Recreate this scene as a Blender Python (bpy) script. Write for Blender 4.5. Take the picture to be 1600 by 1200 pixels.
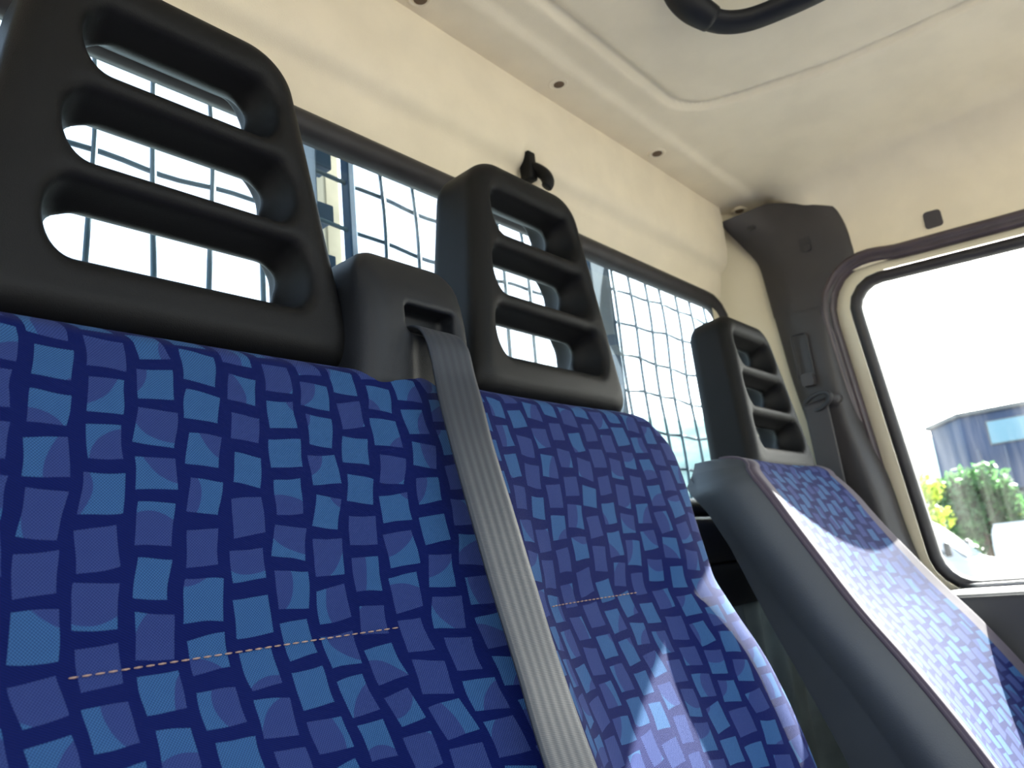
import bpy, bmesh, math, random
import numpy as np
from mathutils import Matrix, Vector
random.seed(7); rng = np.random.default_rng(7)

# ---------------------------------------------------------------- camera, sky, sun, exposure
SC = bpy.context.scene
COL = SC.collection
for o in list(bpy.data.objects): bpy.data.objects.remove(o)

# the camera stands at the origin; x runs across the cab, y to the rear wall, z up
F_PX = 1194.78
RW = np.array([[0.6553, 0.1186, 0.7460], [-0.7486, 0.2347, 0.6202], [-0.1016, -0.9648, 0.2427]])
cam = bpy.data.cameras.new('camera'); cam_o = bpy.data.objects.new('camera', cam); COL.objects.link(cam_o)
cam.sensor_width = 36.0; cam.lens = F_PX / 1600 * 36; cam.clip_start = 0.01; cam.clip_end = 5000
m = Matrix.Identity(4)
for r in range(3):
    m[r][0], m[r][1], m[r][2] = RW[r, 0], -RW[r, 1], -RW[r, 2]
cam_o.matrix_world = m
cam.dof.use_dof = True; cam.dof.focus_distance = 0.56; cam.dof.aperture_fstop = 11.0
SC.camera = cam_o

SUN = Vector((1.0, -0.080, 0.652)).normalized()          # towards the sun
w = bpy.data.worlds.new('world'); SC.world = w; w.use_nodes = True
nt = w.node_tree; nt.nodes.clear()
sky = nt.nodes.new('ShaderNodeTexSky'); sky.sky_type = 'NISHITA'; sky.sun_disc = False
sky.sun_elevation = math.asin(SUN.z); sky.sun_rotation = math.atan2(SUN.x, SUN.y)
sky.dust_density = 3.0; sky.air_density = 1.0
bg = nt.nodes.new('ShaderNodeBackground'); bg.inputs[1].default_value = 0.37
wo = nt.nodes.new('ShaderNodeOutputWorld')
hs = nt.nodes.new('ShaderNodeHueSaturation'); hs.inputs['Saturation'].default_value = .55
nt.links.new(sky.outputs[0], hs.inputs['Color']); nt.links.new(hs.outputs[0], bg.inputs[0]); nt.links.new(bg.outputs[0], wo.inputs[0])
sl = bpy.data.lights.new('sun', 'SUN'); sl.energy = 23.0; sl.angle = math.radians(0.53); sl.color = (1.0, 0.965, 0.91)
so = bpy.data.objects.new('sun', sl); COL.objects.link(so); so.rotation_euler = SUN.to_track_quat('Z', 'Y').to_euler()
so.location = (20, -3, 10)
vs = SC.view_settings
vs.view_transform = 'Standard'; vs.look = 'None'; vs.gamma = 1.0; vs.use_curve_mapping = False; vs.exposure = 1.37
try: SC.display_settings.display_device = 'sRGB'
except Exception: pass
SC.cycles.use_denoising = True
SC.cycles.max_bounces = 10; SC.cycles.diffuse_bounces = 6; SC.cycles.transparent_max_bounces = 16
SC.cycles.sample_clamp_indirect = 8.0

# ---------------------------------------------------------------- helpers
def ray(u, v): return RW @ np.array([(u - 800) / F_PX, (v - 600) / F_PX, 1.0])
def at_x(u, v, x): r = ray(u, v); return r * (x / r[0])     # the point of a sight line on a plane across the cab ...
def at_y(u, v, y): r = ray(u, v); return r * (y / r[1])
def at_z(u, v, z): r = ray(u, v); return r * (z / r[2])
def lin(r, g, b): return tuple((c / 255 / 12.92) if c / 255 <= .04045 else ((c / 255 + .055) / 1.055) ** 2.4 for c in (r, g, b)) + (1,)

def tag(o, label=None, cat=None, group=None, kind=None):
    for k, v in (('label', label), ('category', cat), ('group', group), ('kind', kind)):
        if v: o[k] = v
    return o
def empty(name, loc, label=None, cat=None, group=None, kind=None):
    o = bpy.data.objects.new(name, None); COL.objects.link(o); o.location = loc; o.empty_display_size = .05
    return tag(o, label, cat, group, kind)
def link(name, me, mat, parent=None, ploc=None):
    if mat and not me.materials: me.materials.append(mat)
    o = bpy.data.objects.new(name, me); COL.objects.link(o)
    if parent:
        o.parent = parent
        o.matrix_parent_inverse = Matrix.Translation(-world_loc(parent))
    return o
def world_loc(o):
    return (o.location.copy() if not o.parent else Vector(o.location))
def mesh(name, V, Fc, smooth=True, uv=None, recalc=True):
    me = bpy.data.meshes.new(name)
    me.from_pydata([tuple(map(float, v)) for v in V], [], [tuple(map(int, f)) for f in Fc])
    if recalc:
        bm = bmesh.new(); bm.from_mesh(me); bmesh.ops.recalc_face_normals(bm, faces=bm.faces); bm.to_mesh(me); bm.free()
    if uv is not None:
        ul = me.uv_layers.new(name='UVMap'); arr = np.empty(len(me.loops), int); me.loops.foreach_get('vertex_index', arr)
        ul.data.foreach_set('uv', np.asarray(uv, float)[arr].ravel())
    if smooth: me.polygons.foreach_set('use_smooth', [True] * len(me.polygons))
    me.update(); return me
def obj(name, V, Fc, mat, parent=None, smooth=True, uv=None):
    return link(name, mesh(name, V, Fc, smooth, uv), mat, parent)
def grid_faces(nj, ni, wrap_i=False, wrap_j=False):
    F = []
    for j in range(nj - (0 if wrap_j else 1)):
        for i in range(ni - (0 if wrap_i else 1)):
            a = j * ni + i; b = j * ni + (i + 1) % ni
            c = ((j + 1) % nj) * ni + (i + 1) % ni; d = ((j + 1) % nj) * ni + i
            F.append((a, b, c, d))
    return F
def grid_obj(name, P, mat, parent=None, uv=None, smooth=True):
    nj, ni = P.shape[:2]
    return obj(name, P.reshape(-1, 3), grid_faces(nj, ni), mat, parent, smooth, None if uv is None else uv.reshape(-1, 2))
def box_vf(c, h, bev=0.0):
    c = np.array(c, float); h = np.array(h, float)
    bm = bmesh.new(); bmesh.ops.create_cube(bm, size=2.0)
    for v in bm.verts: v.co = Vector((v.co.x * h[0] + c[0], v.co.y * h[1] + c[1], v.co.z * h[2] + c[2]))
    if bev > 0: bmesh.ops.bevel(bm, geom=bm.edges[:], offset=bev, segments=3, affect='EDGES', profile=.5)
    bm.verts.index_update()
    V = [v.co[:] for v in bm.verts]; F = [[q.index for q in f.verts] for f in bm.faces]; bm.free()
    return V, F
def join_vf(*parts):
    V, F = [], []
    for v, f in parts:
        n = len(V); V += [tuple(p) for p in v]; F += [tuple(i + n for i in q) for q in f]
    return V, F
def box(name, c, h, mat, parent=None, bev=0.0, smooth=False):
    V, F = box_vf(c, h, bev); return obj(name, V, F, mat, parent, smooth)
def tube_vf(path, rad, n=10, cap=True, flat=1.0, up=(0, 0, 1)):
    P = np.array(path, float); N = len(P); rad = np.broadcast_to(np.asarray(rad, float), (N,))
    T = np.gradient(P, axis=0); T /= np.linalg.norm(T, axis=1)[:, None] + 1e-12
    V = []; A = np.array(up, float); A = A - T[0] * (A @ T[0])
    if np.linalg.norm(A) < 1e-6: A = np.array([1., 0, 0]) - T[0] * T[0][0]
    A /= np.linalg.norm(A)
    for k in range(N):
        A = A - T[k] * (A @ T[k]); A /= np.linalg.norm(A); B = np.cross(T[k], A)
        for q in range(n):
            a = 2 * math.pi * q / n
            V.append(P[k] + rad[k] * (math.cos(a) * A * flat + math.sin(a) * B))
    F = grid_faces(N, n, wrap_i=True)
    if cap: F += [tuple(range(n))[::-1], tuple((N - 1) * n + q for q in range(n))]
    return V, F
def tube(name, path, rad, mat, parent=None, n=10, flat=1.0, up=(0, 0, 1)):
    V, F = tube_vf(path, rad, n, True, flat, up); return obj(name, V, F, mat, parent)
def curve(pts, n):                                     # Catmull-Rom through the points
    P = np.array(pts, float); K = len(P); out = []
    Q = np.vstack([2 * P[0] - P[1], P, 2 * P[-1] - P[-2]])
    for s in np.linspace(0, K - 1 - 1e-9, n):
        k = int(s); t = s - k; a, b, c, d = Q[k:k + 4]
        out.append(.5 * (2 * b + (c - a) * t + (2 * a - 5 * b + 4 * c - d) * t * t + (3 * b - a - 3 * c + d) * t ** 3))
    return np.array(out)
def sinterp(x, xs, ys):                                # smooth 1-D interpolation (Hermite, clamped)
    xs = np.array(xs, float); ys = np.array(ys, float); x = np.clip(np.asarray(x, float), xs[0], xs[-1])
    mm = np.gradient(ys, xs); k = np.clip(np.searchsorted(xs, x) - 1, 0, len(xs) - 2)
    h = xs[k + 1] - xs[k]; t = (x - xs[k]) / h
    return ((2 * t ** 3 - 3 * t ** 2 + 1) * ys[k] + (t ** 3 - 2 * t ** 2 + t) * h * mm[k]
            + (-2 * t ** 3 + 3 * t ** 2) * ys[k + 1] + (t ** 3 - t ** 2) * h * mm[k + 1])
def sst(e0, e1, x):
    t = np.clip((x - e0) / (e1 - e0), 0, 1); return t * t * (3 - 2 * t)
def rounded_poly(pts, rads, seg=8):                    # 2-D polygon with rounded corners
    out = []; n = len(pts)
    for i in range(n):
        p = np.array(pts[i], float); a = np.array(pts[i - 1], float) - p; b = np.array(pts[(i + 1) % n], float) - p
        la, lb = np.linalg.norm(a), np.linalg.norm(b); a /= la; b /= lb
        r = rads[i] if hasattr(rads, '__len__') else rads
        if r <= 0: out.append(p); continue
        ang = math.acos(np.clip(a @ b, -1, 1)); d = min(r / math.tan(ang / 2), .48 * la, .48 * lb); r = d * math.tan(ang / 2)
        c = p + (a + b) / np.linalg.norm(a + b) * (r / math.sin(ang / 2))
        s0 = p + a * d - c; s1 = p + b * d - c
        a0 = math.atan2(s0[1], s0[0]); da = (math.atan2(s1[1], s1[0]) - a0 + math.pi) % (2 * math.pi) - math.pi
        for k in range(seg + 1):
            t = a0 + da * k / seg; out.append(c + r * np.array([math.cos(t), math.sin(t)]))
    return np.array(out)
def resample(L, n):
    L = np.vstack([L, L[:1]]); d = np.r_[0, np.cumsum(np.linalg.norm(np.diff(L, axis=0), axis=1))]
    s = np.linspace(0, d[-1], n, endpoint=False)
    return np.c_[np.interp(s, d, L[:, 0]), np.interp(s, d, L[:, 1])]
def out_normals(L):                                    # outward normals of a closed 2-D loop
    T = np.roll(L, -1, 0) - np.roll(L, 1, 0); T /= np.linalg.norm(T, axis=1)[:, None]
    area = np.sum(L[:, 0] * np.roll(L[:, 1], -1) - L[:, 1] * np.roll(L[:, 0], -1))
    N = np.c_[T[:, 1], -T[:, 0]]
    return N if area > 0 else -N
def to3(L, fr, d=0.0): o, e1, e2, n = fr; return o + L[:, :1] * e1 + L[:, 1:2] * e2 + np.asarray(d) * n
def band_vf(L, profile, fr):                           # sweep an (out, depth) profile round a loop
    N = out_normals(L); rows = [to3(L + N * a, fr, b) for a, b in profile]
    P = np.stack(rows); nj, ni = P.shape[:2]
    closed = np.allclose(profile[0], profile[-1])
    if closed: P = P[:-1]; nj -= 1
    return P.reshape(-1, 3), grid_faces(nj, ni, wrap_i=True, wrap_j=closed)
def band(name, L, profile, fr, mat, parent=None):
    V, F = band_vf(L, profile, fr); return obj(name, V, F, mat, parent)
def slab(name, L, fr, d0, d1, mat, parent=None, smooth=False):
    A = to3(L, fr, d0); B = to3(L, fr, d1); n = len(L)
    F = [tuple(range(n)), tuple(range(n, 2 * n))[::-1]] + [(i, (i + 1) % n, n + (i + 1) % n, n + i) for i in range(n)]
    return obj(name, np.vstack([A, B]), F, mat, parent, smooth)

# surface nets: polygonise a signed distance field
def surface(f, lo, hi, h):
    lo = np.array(lo, float); n = np.ceil((np.array(hi) - lo) / h).astype(int) + 1
    ax = [lo[k] + h * np.arange(n[k]) for k in range(3)]
    G = np.stack(np.meshgrid(*ax, indexing='ij'), -1)
    D = f(G[..., 0], G[..., 1], G[..., 2]); S = D < 0
    cn = n - 1; acc = np.zeros(tuple(cn) + (3,)); cnt = np.zeros(tuple(cn))
    offs = [(a, b, c) for a in (0, 1) for b in (0, 1) for c in (0, 1)]
    sl_ = lambda A, o: A[o[0]:o[0] + cn[0], o[1]:o[1] + cn[1], o[2]:o[2] + cn[2]]
    for o in offs:
        for k in range(3):
            if o[k] == 0:
                p = list(o); p[k] = 1
                d0, d1 = sl_(D, o), sl_(D, p); mk = (d0 < 0) != (d1 < 0)
                t = np.where(mk, d0 / np.where(mk, d0 - d1, 1), 0)
                pos = sl_(G, o).copy(); pos[..., k] += t * h
                acc += np.where(mk[..., None], pos, 0); cnt += mk
    act = cnt > 0; idx = -np.ones(tuple(cn), int); idx[act] = np.arange(act.sum())
    V = acc[act] / cnt[act][:, None]; Q = []
    for k in range(3):
        a, b = (k + 1) % 3, (k + 2) % 3
        s0 = [slice(None)] * 3; s1 = [slice(None)] * 3; s0[k] = slice(0, -1); s1[k] = slice(1, None)
        mk = S[tuple(s0)] != S[tuple(s1)]
        I = np.argwhere(mk); I = I[(I[:, a] > 0) & (I[:, b] > 0) & (I[:, a] < n[a] - 1) & (I[:, b] < n[b] - 1)]
        def g(da, db):
            J = I.copy(); J[:, a] += da; J[:, b] += db; return idx[J[:, 0], J[:, 1], J[:, 2]]
        q = np.stack([g(-1, -1), g(0, -1), g(0, 0), g(-1, 0)], 1)
        fl = S[tuple(s0)][I[:, 0], I[:, 1], I[:, 2]]
        q[~fl] = q[~fl][:, ::-1]; Q.append(q)
    e = h * .25
    for _ in range(3):                                  # pull the vertices onto the surface
        x, y, z = V.T; d = f(x, y, z)
        g = np.stack([f(x + e, y, z) - f(x - e, y, z), f(x, y + e, z) - f(x, y - e, z), f(x, y, z + e) - f(x, y, z - e)], 1) / (2 * e)
        V = V - np.clip(d / np.maximum((g ** 2).sum(1), .2), -h * .5, h * .5)[:, None] * g
    return V, np.vstack(Q)
def smin(a, b, k): hh = np.clip(.5 + .5 * (b - a) / k, 0, 1); return b * (1 - hh) + a * hh - k * hh * (1 - hh)
def smax(a, b, k): return -smin(-a, -b, k)
def sd_box(x, y, z, c, h, r):
    qx, qy, qz = abs(x - c[0]) - h[0] + r, abs(y - c[1]) - h[1] + r, abs(z - c[2]) - h[2] + r
    return np.sqrt(np.maximum(qx, 0) ** 2 + np.maximum(qy, 0) ** 2 + np.maximum(qz, 0) ** 2) + np.minimum(np.maximum(qx, np.maximum(qy, qz)), 0) - r
def sdf_obj(name, f, lo, hi, h, mat, parent=None):
    V, F = surface(f, lo, hi, h); me = mesh(name, V, F, True, None, recalc=False); return link(name, me, mat, parent)

# ---------------------------------------------------------------- materials
class NB:
    """small helper to write shader maths as expressions"""
    def __init__(s, name):
        s.m = bpy.data.materials.new(name); s.m.use_nodes = True; s.t = s.m.node_tree; s.t.nodes.clear()
        s.out = s.t.nodes.new('ShaderNodeOutputMaterial')
    def node(s, ty, **kw):
        n = s.t.nodes.new(ty)
        for k, v in kw.items(): setattr(n, k, v)
        return n
    def put(s, sock, v):
        if isinstance(v, bpy.types.NodeSocket): s.t.links.new(v, sock)
        elif v is not None: sock.default_value = v
    def op(s, o, a, b=None, c=None):
        n = s.node('ShaderNodeMath', operation=o); s.put(n.inputs[0], a); s.put(n.inputs[1], b); s.put(n.inputs[2], c); return n.outputs[0]
    def mix(s, f, a, b):
        n = s.node('ShaderNodeMix', data_type='RGBA'); s.put(n.inputs[0], f); s.put(n.inputs[6], a); s.put(n.inputs[7], b); return n.outputs[2]
    def noise(s, vec, scale, detail=3, rough=.5):
        n = s.node('ShaderNodeTexNoise'); s.put(n.inputs['Vector'], vec); n.inputs['Scale'].default_value = scale
        n.inputs['Detail'].default_value = detail; n.inputs['Roughness'].default_value = rough; return n.outputs[0]
    def coord(s, which='Object'): return s.node('ShaderNodeTexCoord').outputs[which]
    def ramp(s, f, e0, e1): 
        n = s.node('ShaderNodeMapRange'); n.interpolation_type = 'SMOOTHSTEP'; s.put(n.inputs[0], f)
        n.inputs[1].default_value = e0; n.inputs[2].default_value = e1; return n.outputs[0]
    def bump(s, hgt, dist, strength=1.0):
        n = s.node('ShaderNodeBump'); s.put(n.inputs['Height'], hgt); n.inputs['Distance'].default_value = dist; n.inputs['Strength'].default_value = strength; return n.outputs[0]
    def principled(s, col, rough=.5, metal=0.0, normal=None, spec=.5, sheen=0.0, coat=0.0):
        p = s.node('ShaderNodeBsdfPrincipled'); s.put(p.inputs['Base Color'], col); s.put(p.inputs['Roughness'], rough)
        p.inputs['Metallic'].default_value = metal; p.inputs['Specular IOR Level'].default_value = spec
        p.inputs['Sheen Weight'].default_value = sheen; p.inputs['Sheen Roughness'].default_value = .4; p.inputs['Coat Weight'].default_value = coat
        if normal: s.put(p.inputs['Normal'], normal)
        s.t.links.new(p.outputs[0], s.out.inputs[0]); return p
def plain(name, col, rough=.5, metal=0.0, spec=.5, bump=None, var=.0, vscale=8, coat=0.0, sheen=0.0):
    b = NB(name); c = b.coord(); base = col
    if var > 0:
        n = b.noise(c, vscale, 4); base = b.mix(b.ramp(n, .3, .7), tuple(x * (1 - var) for x in col[:3]) + (1,), tuple(min(1, x * (1 + var)) for x in col[:3]) + (1,))
    nm = None
    if bump: nm = b.bump(b.noise(c, bump[0], 2), bump[1], bump[2] if len(bump) > 2 else 1.0)
    b.principled(base, rough, metal, nm, spec, sheen, coat); return b.m

M = {}
M['headliner'] = plain('headliner', (.74, .665, .525, 1), .95, spec=.1, bump=(900, .0006, .6), var=.035, vscale=14, sheen=.1)
M['cream_paint'] = plain('cream_paint', (.66, .60, .45, 1), .45, var=.03, vscale=5)
M['rubber'] = plain('rubber', (.018, .016, .018, 1), .55, var=.2, vscale=30)
M['body_seal'] = plain('body_seal', (.060, .045, .050, 1), .42, var=.15, vscale=20)
M['black_plastic'] = plain('black_plastic', (.0058, .0058, .0060, 1), .52, spec=.17, bump=(1400, .0004, .55), var=.15, vscale=9)
M['housing_plastic'] = plain('housing_plastic', (.0075, .0088, .0115, 1), .48, spec=.28, bump=(1600, .0004, .55), var=.12, vscale=12)
M['pillar_plastic'] = plain('pillar_plastic', (.034, .031, .033, 1), .50, bump=(1500, .0004, .4), var=.08, vscale=9)
M['dark_plastic'] = plain('dark_plastic', (.024, .024, .027, 1), .55, bump=(1200, .0004, .4))
M['vinyl'] = plain('vinyl', (.034, .042, .052, 1), .48, bump=(700, .0005, .4), var=.12, vscale=6)
M['rear_lining'] = plain('rear_lining', (.25, .31, .30, 1), .9, bump=(500, .0008, .6), var=.2, vscale=10)
M['metal'] = plain('metal', (.55, .55, .55, 1), .3, metal=1.0)
M['thread'] = plain('thread', (.30, .20, .16, 1), .9)
M['red_thread'] = plain('red_thread', (.35, .04, .03, 1), .9)
M['plug'] = plain('plug', (.045, .040, .044, 1), .6)
M['guard_wire'] = plain('guard_wire', (.05, .09, .13, 1), .55, metal=.0, var=.1, vscale=20)
M['guard_post'] = plain('guard_post', (.022, .055, .11, 1), .8, var=.12, vscale=6)
M['wood'] = plain('wood', (.52, .42, .28, 1), .8, var=.15, vscale=12)

def fabric():
    b = NB('seat_fabric'); uv = b.coord('UV'); sp = b.node('ShaderNodeSeparateXYZ'); b.put(sp.inputs[0], uv)
    U, Vv = sp.outputs[0], sp.outputs[1]
    wob = b.node('ShaderNodeTexNoise'); wob.inputs['Scale'].default_value = 26; wob.inputs['Detail'].default_value = 1; b.put(wob.inputs['Vector'], uv)
    ws = b.node('ShaderNodeSeparateColor'); b.put(ws.inputs[0], wob.outputs[1])
    u = b.op('ADD', U, b.op('MULTIPLY', b.op('SUBTRACT', ws.outputs[0], .5), .007))
    v = b.op('ADD', Vv, b.op('MULTIPLY', b.op('SUBTRACT', ws.outputs[1], .5), .007))
    uu = b.op('DIVIDE', u, .0285); col = b.op('FLOOR', uu); fu = b.op('SUBTRACT', b.op('SUBTRACT', uu, col), .5)
    wn0 = b.node('ShaderNodeTexWhiteNoise', noise_dimensions='1D'); b.put(wn0.inputs['W'], col)
    vv = b.op('ADD', b.op('DIVIDE', v, .0302), b.op('ADD', b.op('MULTIPLY', wn0.outputs[0], .35), b.op('MULTIPLY', b.op('MODULO', col, 2.0), .45)))
    row = b.op('FLOOR', vv); fv = b.op('SUBTRACT', b.op('SUBTRACT', vv, row), .5)
    cb = b.node('ShaderNodeCombineXYZ'); b.put(cb.inputs[0], col); b.put(cb.inputs[1], row)
    wn = b.node('ShaderNodeTexWhiteNoise', noise_dimensions='3D'); b.put(wn.inputs['Vector'], cb.outputs[0])
    rs = b.node('ShaderNodeSeparateColor'); b.put(rs.inputs[0], wn.outputs[1]); r1, r2, r3 = rs.outputs
    cb2 = b.node('ShaderNodeCombineXYZ'); b.put(cb2.inputs[0], col); b.put(cb2.inputs[1], row); cb2.inputs[2].default_value = 5.5
    wn2 = b.node('ShaderNodeTexWhiteNoise', noise_dimensions='3D'); b.put(wn2.inputs['Vector'], cb2.outputs[0])
    rs2 = b.node('ShaderNodeSeparateColor'); b.put(rs2.inputs[0], wn2.outputs[1]); q1, q2, q3 = rs2.outputs
    ang = b.op('MULTIPLY', b.op('SUBTRACT', r1, .5), .30)
    ca, sa = b.op('COSINE', ang), b.op('SINE', ang)
    lx = b.op('ADD', b.op('MULTIPLY', fu, ca), b.op('MULTIPLY', fv, sa))
    ly = b.op('SUBTRACT', b.op('MULTIPLY', fv, ca), b.op('MULTIPLY', fu, sa))
    hx = b.op('ADD', .33, b.op('MULTIPLY', r2, .08)); hy = b.op('ADD', .325, b.op('MULTIPLY', r3, .08))
    inside = b.op('MULTIPLY', b.op('LESS_THAN', b.op('ABSOLUTE', lx), hx), b.op('LESS_THAN', b.op('ABSOLUTE', ly), hy))
    # second tone inside a square: an arc or a slanting cut
    cx = b.op('MULTIPLY', b.op('SUBTRACT', q1, .5), 2.2); cy = b.op('MULTIPLY', b.op('SUBTRACT', q2, .5), 2.2)
    dx, dy = b.op('SUBTRACT', lx, cx), b.op('SUBTRACT', ly, cy)
    dist = b.op('SQRT', b.op('ADD', b.op('MULTIPLY', dx, dx), b.op('MULTIPLY', dy, dy)))
    tone = b.op('LESS_THAN', dist, b.op('ADD', .60, b.op('MULTIPLY', q3, .70)))
    # weave: dotted squares, twill ground
    per = 2 * math.pi / .00175
    d1 = b.op('SINE', b.op('MULTIPLY', b.op('ADD', U, b.op('MULTIPLY', Vv, .10)), per))
    d2 = b.op('SINE', b.op('MULTIPLY', Vv, per))
    dots = b.op('MULTIPLY', b.op('ADD', b.op('MULTIPLY', d1, d2), 1.0), .5)
    tw = b.op('MULTIPLY', b.op('ADD', b.op('SINE', b.op('MULTIPLY', b.op('ADD', b.op('MULTIPLY', U, .55), b.op('MULTIPLY', Vv, .9)), 2 * math.pi / .0013)), 1.0), .5)
    navy = b.mix(tw, (.0008, .0036, .042, 1), (.0017, .0066, .072, 1))
    blue = b.mix(dots, (.0070, .0255, .084, 1), (.034, .100, .232, 1))
    purp = b.mix(dots, (.0072, .0145, .070, 1), (.029, .047, .160, 1))
    sq = b.mix(tone, blue, purp)
    c = b.mix(inside, navy, sq)
    h = b.op('ADD', b.op('MULTIPLY', dots, inside), b.op('MULTIPLY', tw, b.op('SUBTRACT', 1.0, inside)))
    b.principled(c, .88, normal=b.bump(h, .0004, .5), spec=.1, sheen=.02); return b.m
M['fabric'] = fabric()
M['plain_fabric'] = plain('plain_fabric', (.066, .054, .072, 1), .9, spec=.2, bump=(1200, .0005, .5), sheen=.12)

def webbing():
    b = NB('belt_webbing'); uv = b.coord('UV'); sp = b.node('ShaderNodeSeparateXYZ'); b.put(sp.inputs[0], uv)
    ribs = b.op('MULTIPLY', b.op('ADD', b.op('SINE', b.op('MULTIPLY', sp.outputs[0], 2 * math.pi / .0085)), 1.0), .5)
    fine = b.op('MULTIPLY', b.op('ADD', b.op('SINE', b.op('MULTIPLY', sp.outputs[1], 2 * math.pi / .0011)), 1.0), .5)
    c = b.mix(b.op('MULTIPLY', b.op('ADD', ribs, fine), .5), (.0125, .0165, .026, 1), (.021, .027, .038, 1))
    b.principled(c, .5, normal=b.bump(b.op('ADD', ribs, b.op('MULTIPLY', fine, .3)), .0003, .5), spec=.35, sheen=.03); return b.m
M['webbing'] = webbing()

def glass(name, tint, dust, streak=False):
    b = NB(name)
    tr = b.node('ShaderNodeBsdfTransparent'); tr.inputs[0].default_value = tint
    gl = b.node('ShaderNodeBsdfGlossy'); gl.inputs['Roughness'].default_value = .02
    df = b.node('ShaderNodeBsdfTranslucent'); df.inputs[0].default_value = (.8, .8, .76, 1)
    fr = b.node('ShaderNodeFresnel'); fr.inputs[0].default_value = 1.33
    mx = b.node('ShaderNodeMixShader'); b.put(mx.inputs[0], b.op('MULTIPLY', fr.outputs[0], .25)); b.put(mx.inputs[1], tr.outputs[0]); b.put(mx.inputs[2], gl.outputs[0])
    mp = b.node('ShaderNodeMapping'); b.put(mp.inputs[0], b.coord()); mp.inputs['Scale'].default_value = (1, 26, 2.2) if streak else (3, 3, 3)
    n = b.noise(mp.outputs[0], 1.6, 4)
    m2 = b.node('ShaderNodeMixShader'); b.put(m2.inputs[0], b.op('MULTIPLY', b.ramp(n, .35, .8), dust)); b.put(m2.inputs[1], mx.outputs[0]); b.put(m2.inputs[2], df.outputs[0])
    b.t.links.new(m2.outputs[0], b.out.inputs[0]); return b.m
M['glass_rear'] = glass('glass_rear', (.86, .95, .98, 1), .03)
M['glass_side'] = glass('glass_side', (.94, .97, .96, 1), .012, True)
M['glass_front'] = glass('glass_front', (.93, .97, .95, 1), .01)
M['far_glass'] = plain('far_glass', (.10, .26, .36, 1), .08, spec=.8)
M['building'] = plain('building', (.030, .055, .125, 1), .6, var=.1, vscale=.4)
M['building_base'] = plain('building_base', (.10, .14, .22, 1), .7, var=.1, vscale=.4)
M['roof_edge'] = plain('roof_edge', (.12, .13, .14, 1), .6)
M['white_paint'] = plain('white_paint', (.52, .55, .58, 1), .3, coat=.3)
M['dark_glass'] = plain('dark_glass', (.04, .07, .09, 1), .08, spec=.5)
M['tyre'] = plain('tyre', (.02, .02, .02, 1), .8)
M['asphalt'] = plain('asphalt', (.145, .14, .132, 1), .9, var=.2, vscale=.8)
M['bark'] = plain('bark', (.12, .08, .05, 1), .9, var=.3, vscale=6)
M['hill'] = plain('hill', (.27, .36, .33, 1), 1.0, spec=0, var=.35, vscale=.02)
def leafmat(name, a, c):
    b = NB(name); n = b.noise(b.coord(), 1.4, 3)
    p = b.principled(b.mix(b.ramp(n, .3, .7), a, c), .6)
    t = b.node('ShaderNodeBsdfTranslucent'); t.inputs[0].default_value = tuple(x * 1.6 for x in c[:3]) + (1,)
    mx = b.node('ShaderNodeMixShader'); mx.inputs[0].default_value = .35
    b.put(mx.inputs[1], p.outputs[0]); b.put(mx.inputs[2], t.outputs[0]); b.t.links.new(mx.outputs[0], b.out.inputs[0]); return b.m
M['leaf'] = leafmat('leaf', (.025, .07, .03, 1), (.06, .15, .05, 1))
M['leaf_light'] = leafmat('leaf_light', (.13, .20, .03, 1), (.28, .34, .05, 1))

# ---------------------------------------------------------------- the cab: rear wall, window, header
YW = .600
FR_REAR = (np.array([0, YW, 0.]), np.array([1., 0, 0]), np.array([0, 0, 1.]), np.array([0, -1., 0]))   # depth is towards the cab
rw = rounded_poly([(-.05, .078), (1.425, .078), (1.405, .484), (-.03, .484)], [.05, .05, .055, .055], 10)
rw = resample(rw, 160)
outer = resample(rounded_poly([(-.23, -.90), (1.44, -.90), (1.44, .72), (-.23, .72)], 0), 160)
# match the loops by angle so that the wall is a clean ring round the opening
def ring_wall(name, hole, x0, x1, z0, z1, fr, d, mat):
    V = list(to3(hole, fr, d)); n = len(hole); c = hole.mean(0)
    O = []
    for p in hole:
        t = p - c; k = min([(x1 - c[0]) / t[0] if t[0] > 1e-9 else 9e9, (x0 - c[0]) / t[0] if t[0] < -1e-9 else 9e9,
                            (z1 - c[1]) / t[1] if t[1] > 1e-9 else 9e9, (z0 - c[1]) / t[1] if t[1] < -1e-9 else 9e9])
        O.append(c + t * k)
    O = np.array(O)
    for cx, cz in ((x0, z0), (x1, z0), (x1, z1), (x0, z1)):
        O[np.argmin(np.linalg.norm(O - np.array([cx, cz]), axis=1))] = (cx, cz)
    V += list(to3(O, fr, d)); F = [(i, (i + 1) % n, n + (i + 1) % n, n + i) for i in range(n)]
    return V, F
V1, F1 = ring_wall('w', rw, -.23, 1.44, -.90, .74, FR_REAR, 0.0, None)
V2, F2 = ring_wall('w', rw, -.23, 1.44, -.90, .74, FR_REAR, -.019, None)
n = len(rw); V3 = list(to3(rw, FR_REAR, 0)) + list(to3(rw, FR_REAR, -.019)); F3 = [(i, (i + 1) % n, n + (i + 1) % n, n + i) for i in range(n)]
wall_rear = obj('wall_rear', *join_vf((V1, F1), (V2, F2), (V3, F3)), M['cream_paint'], smooth=False)
tag(wall_rear, 'cream painted rear wall of the cab around the window', None, kind='structure')

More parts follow.
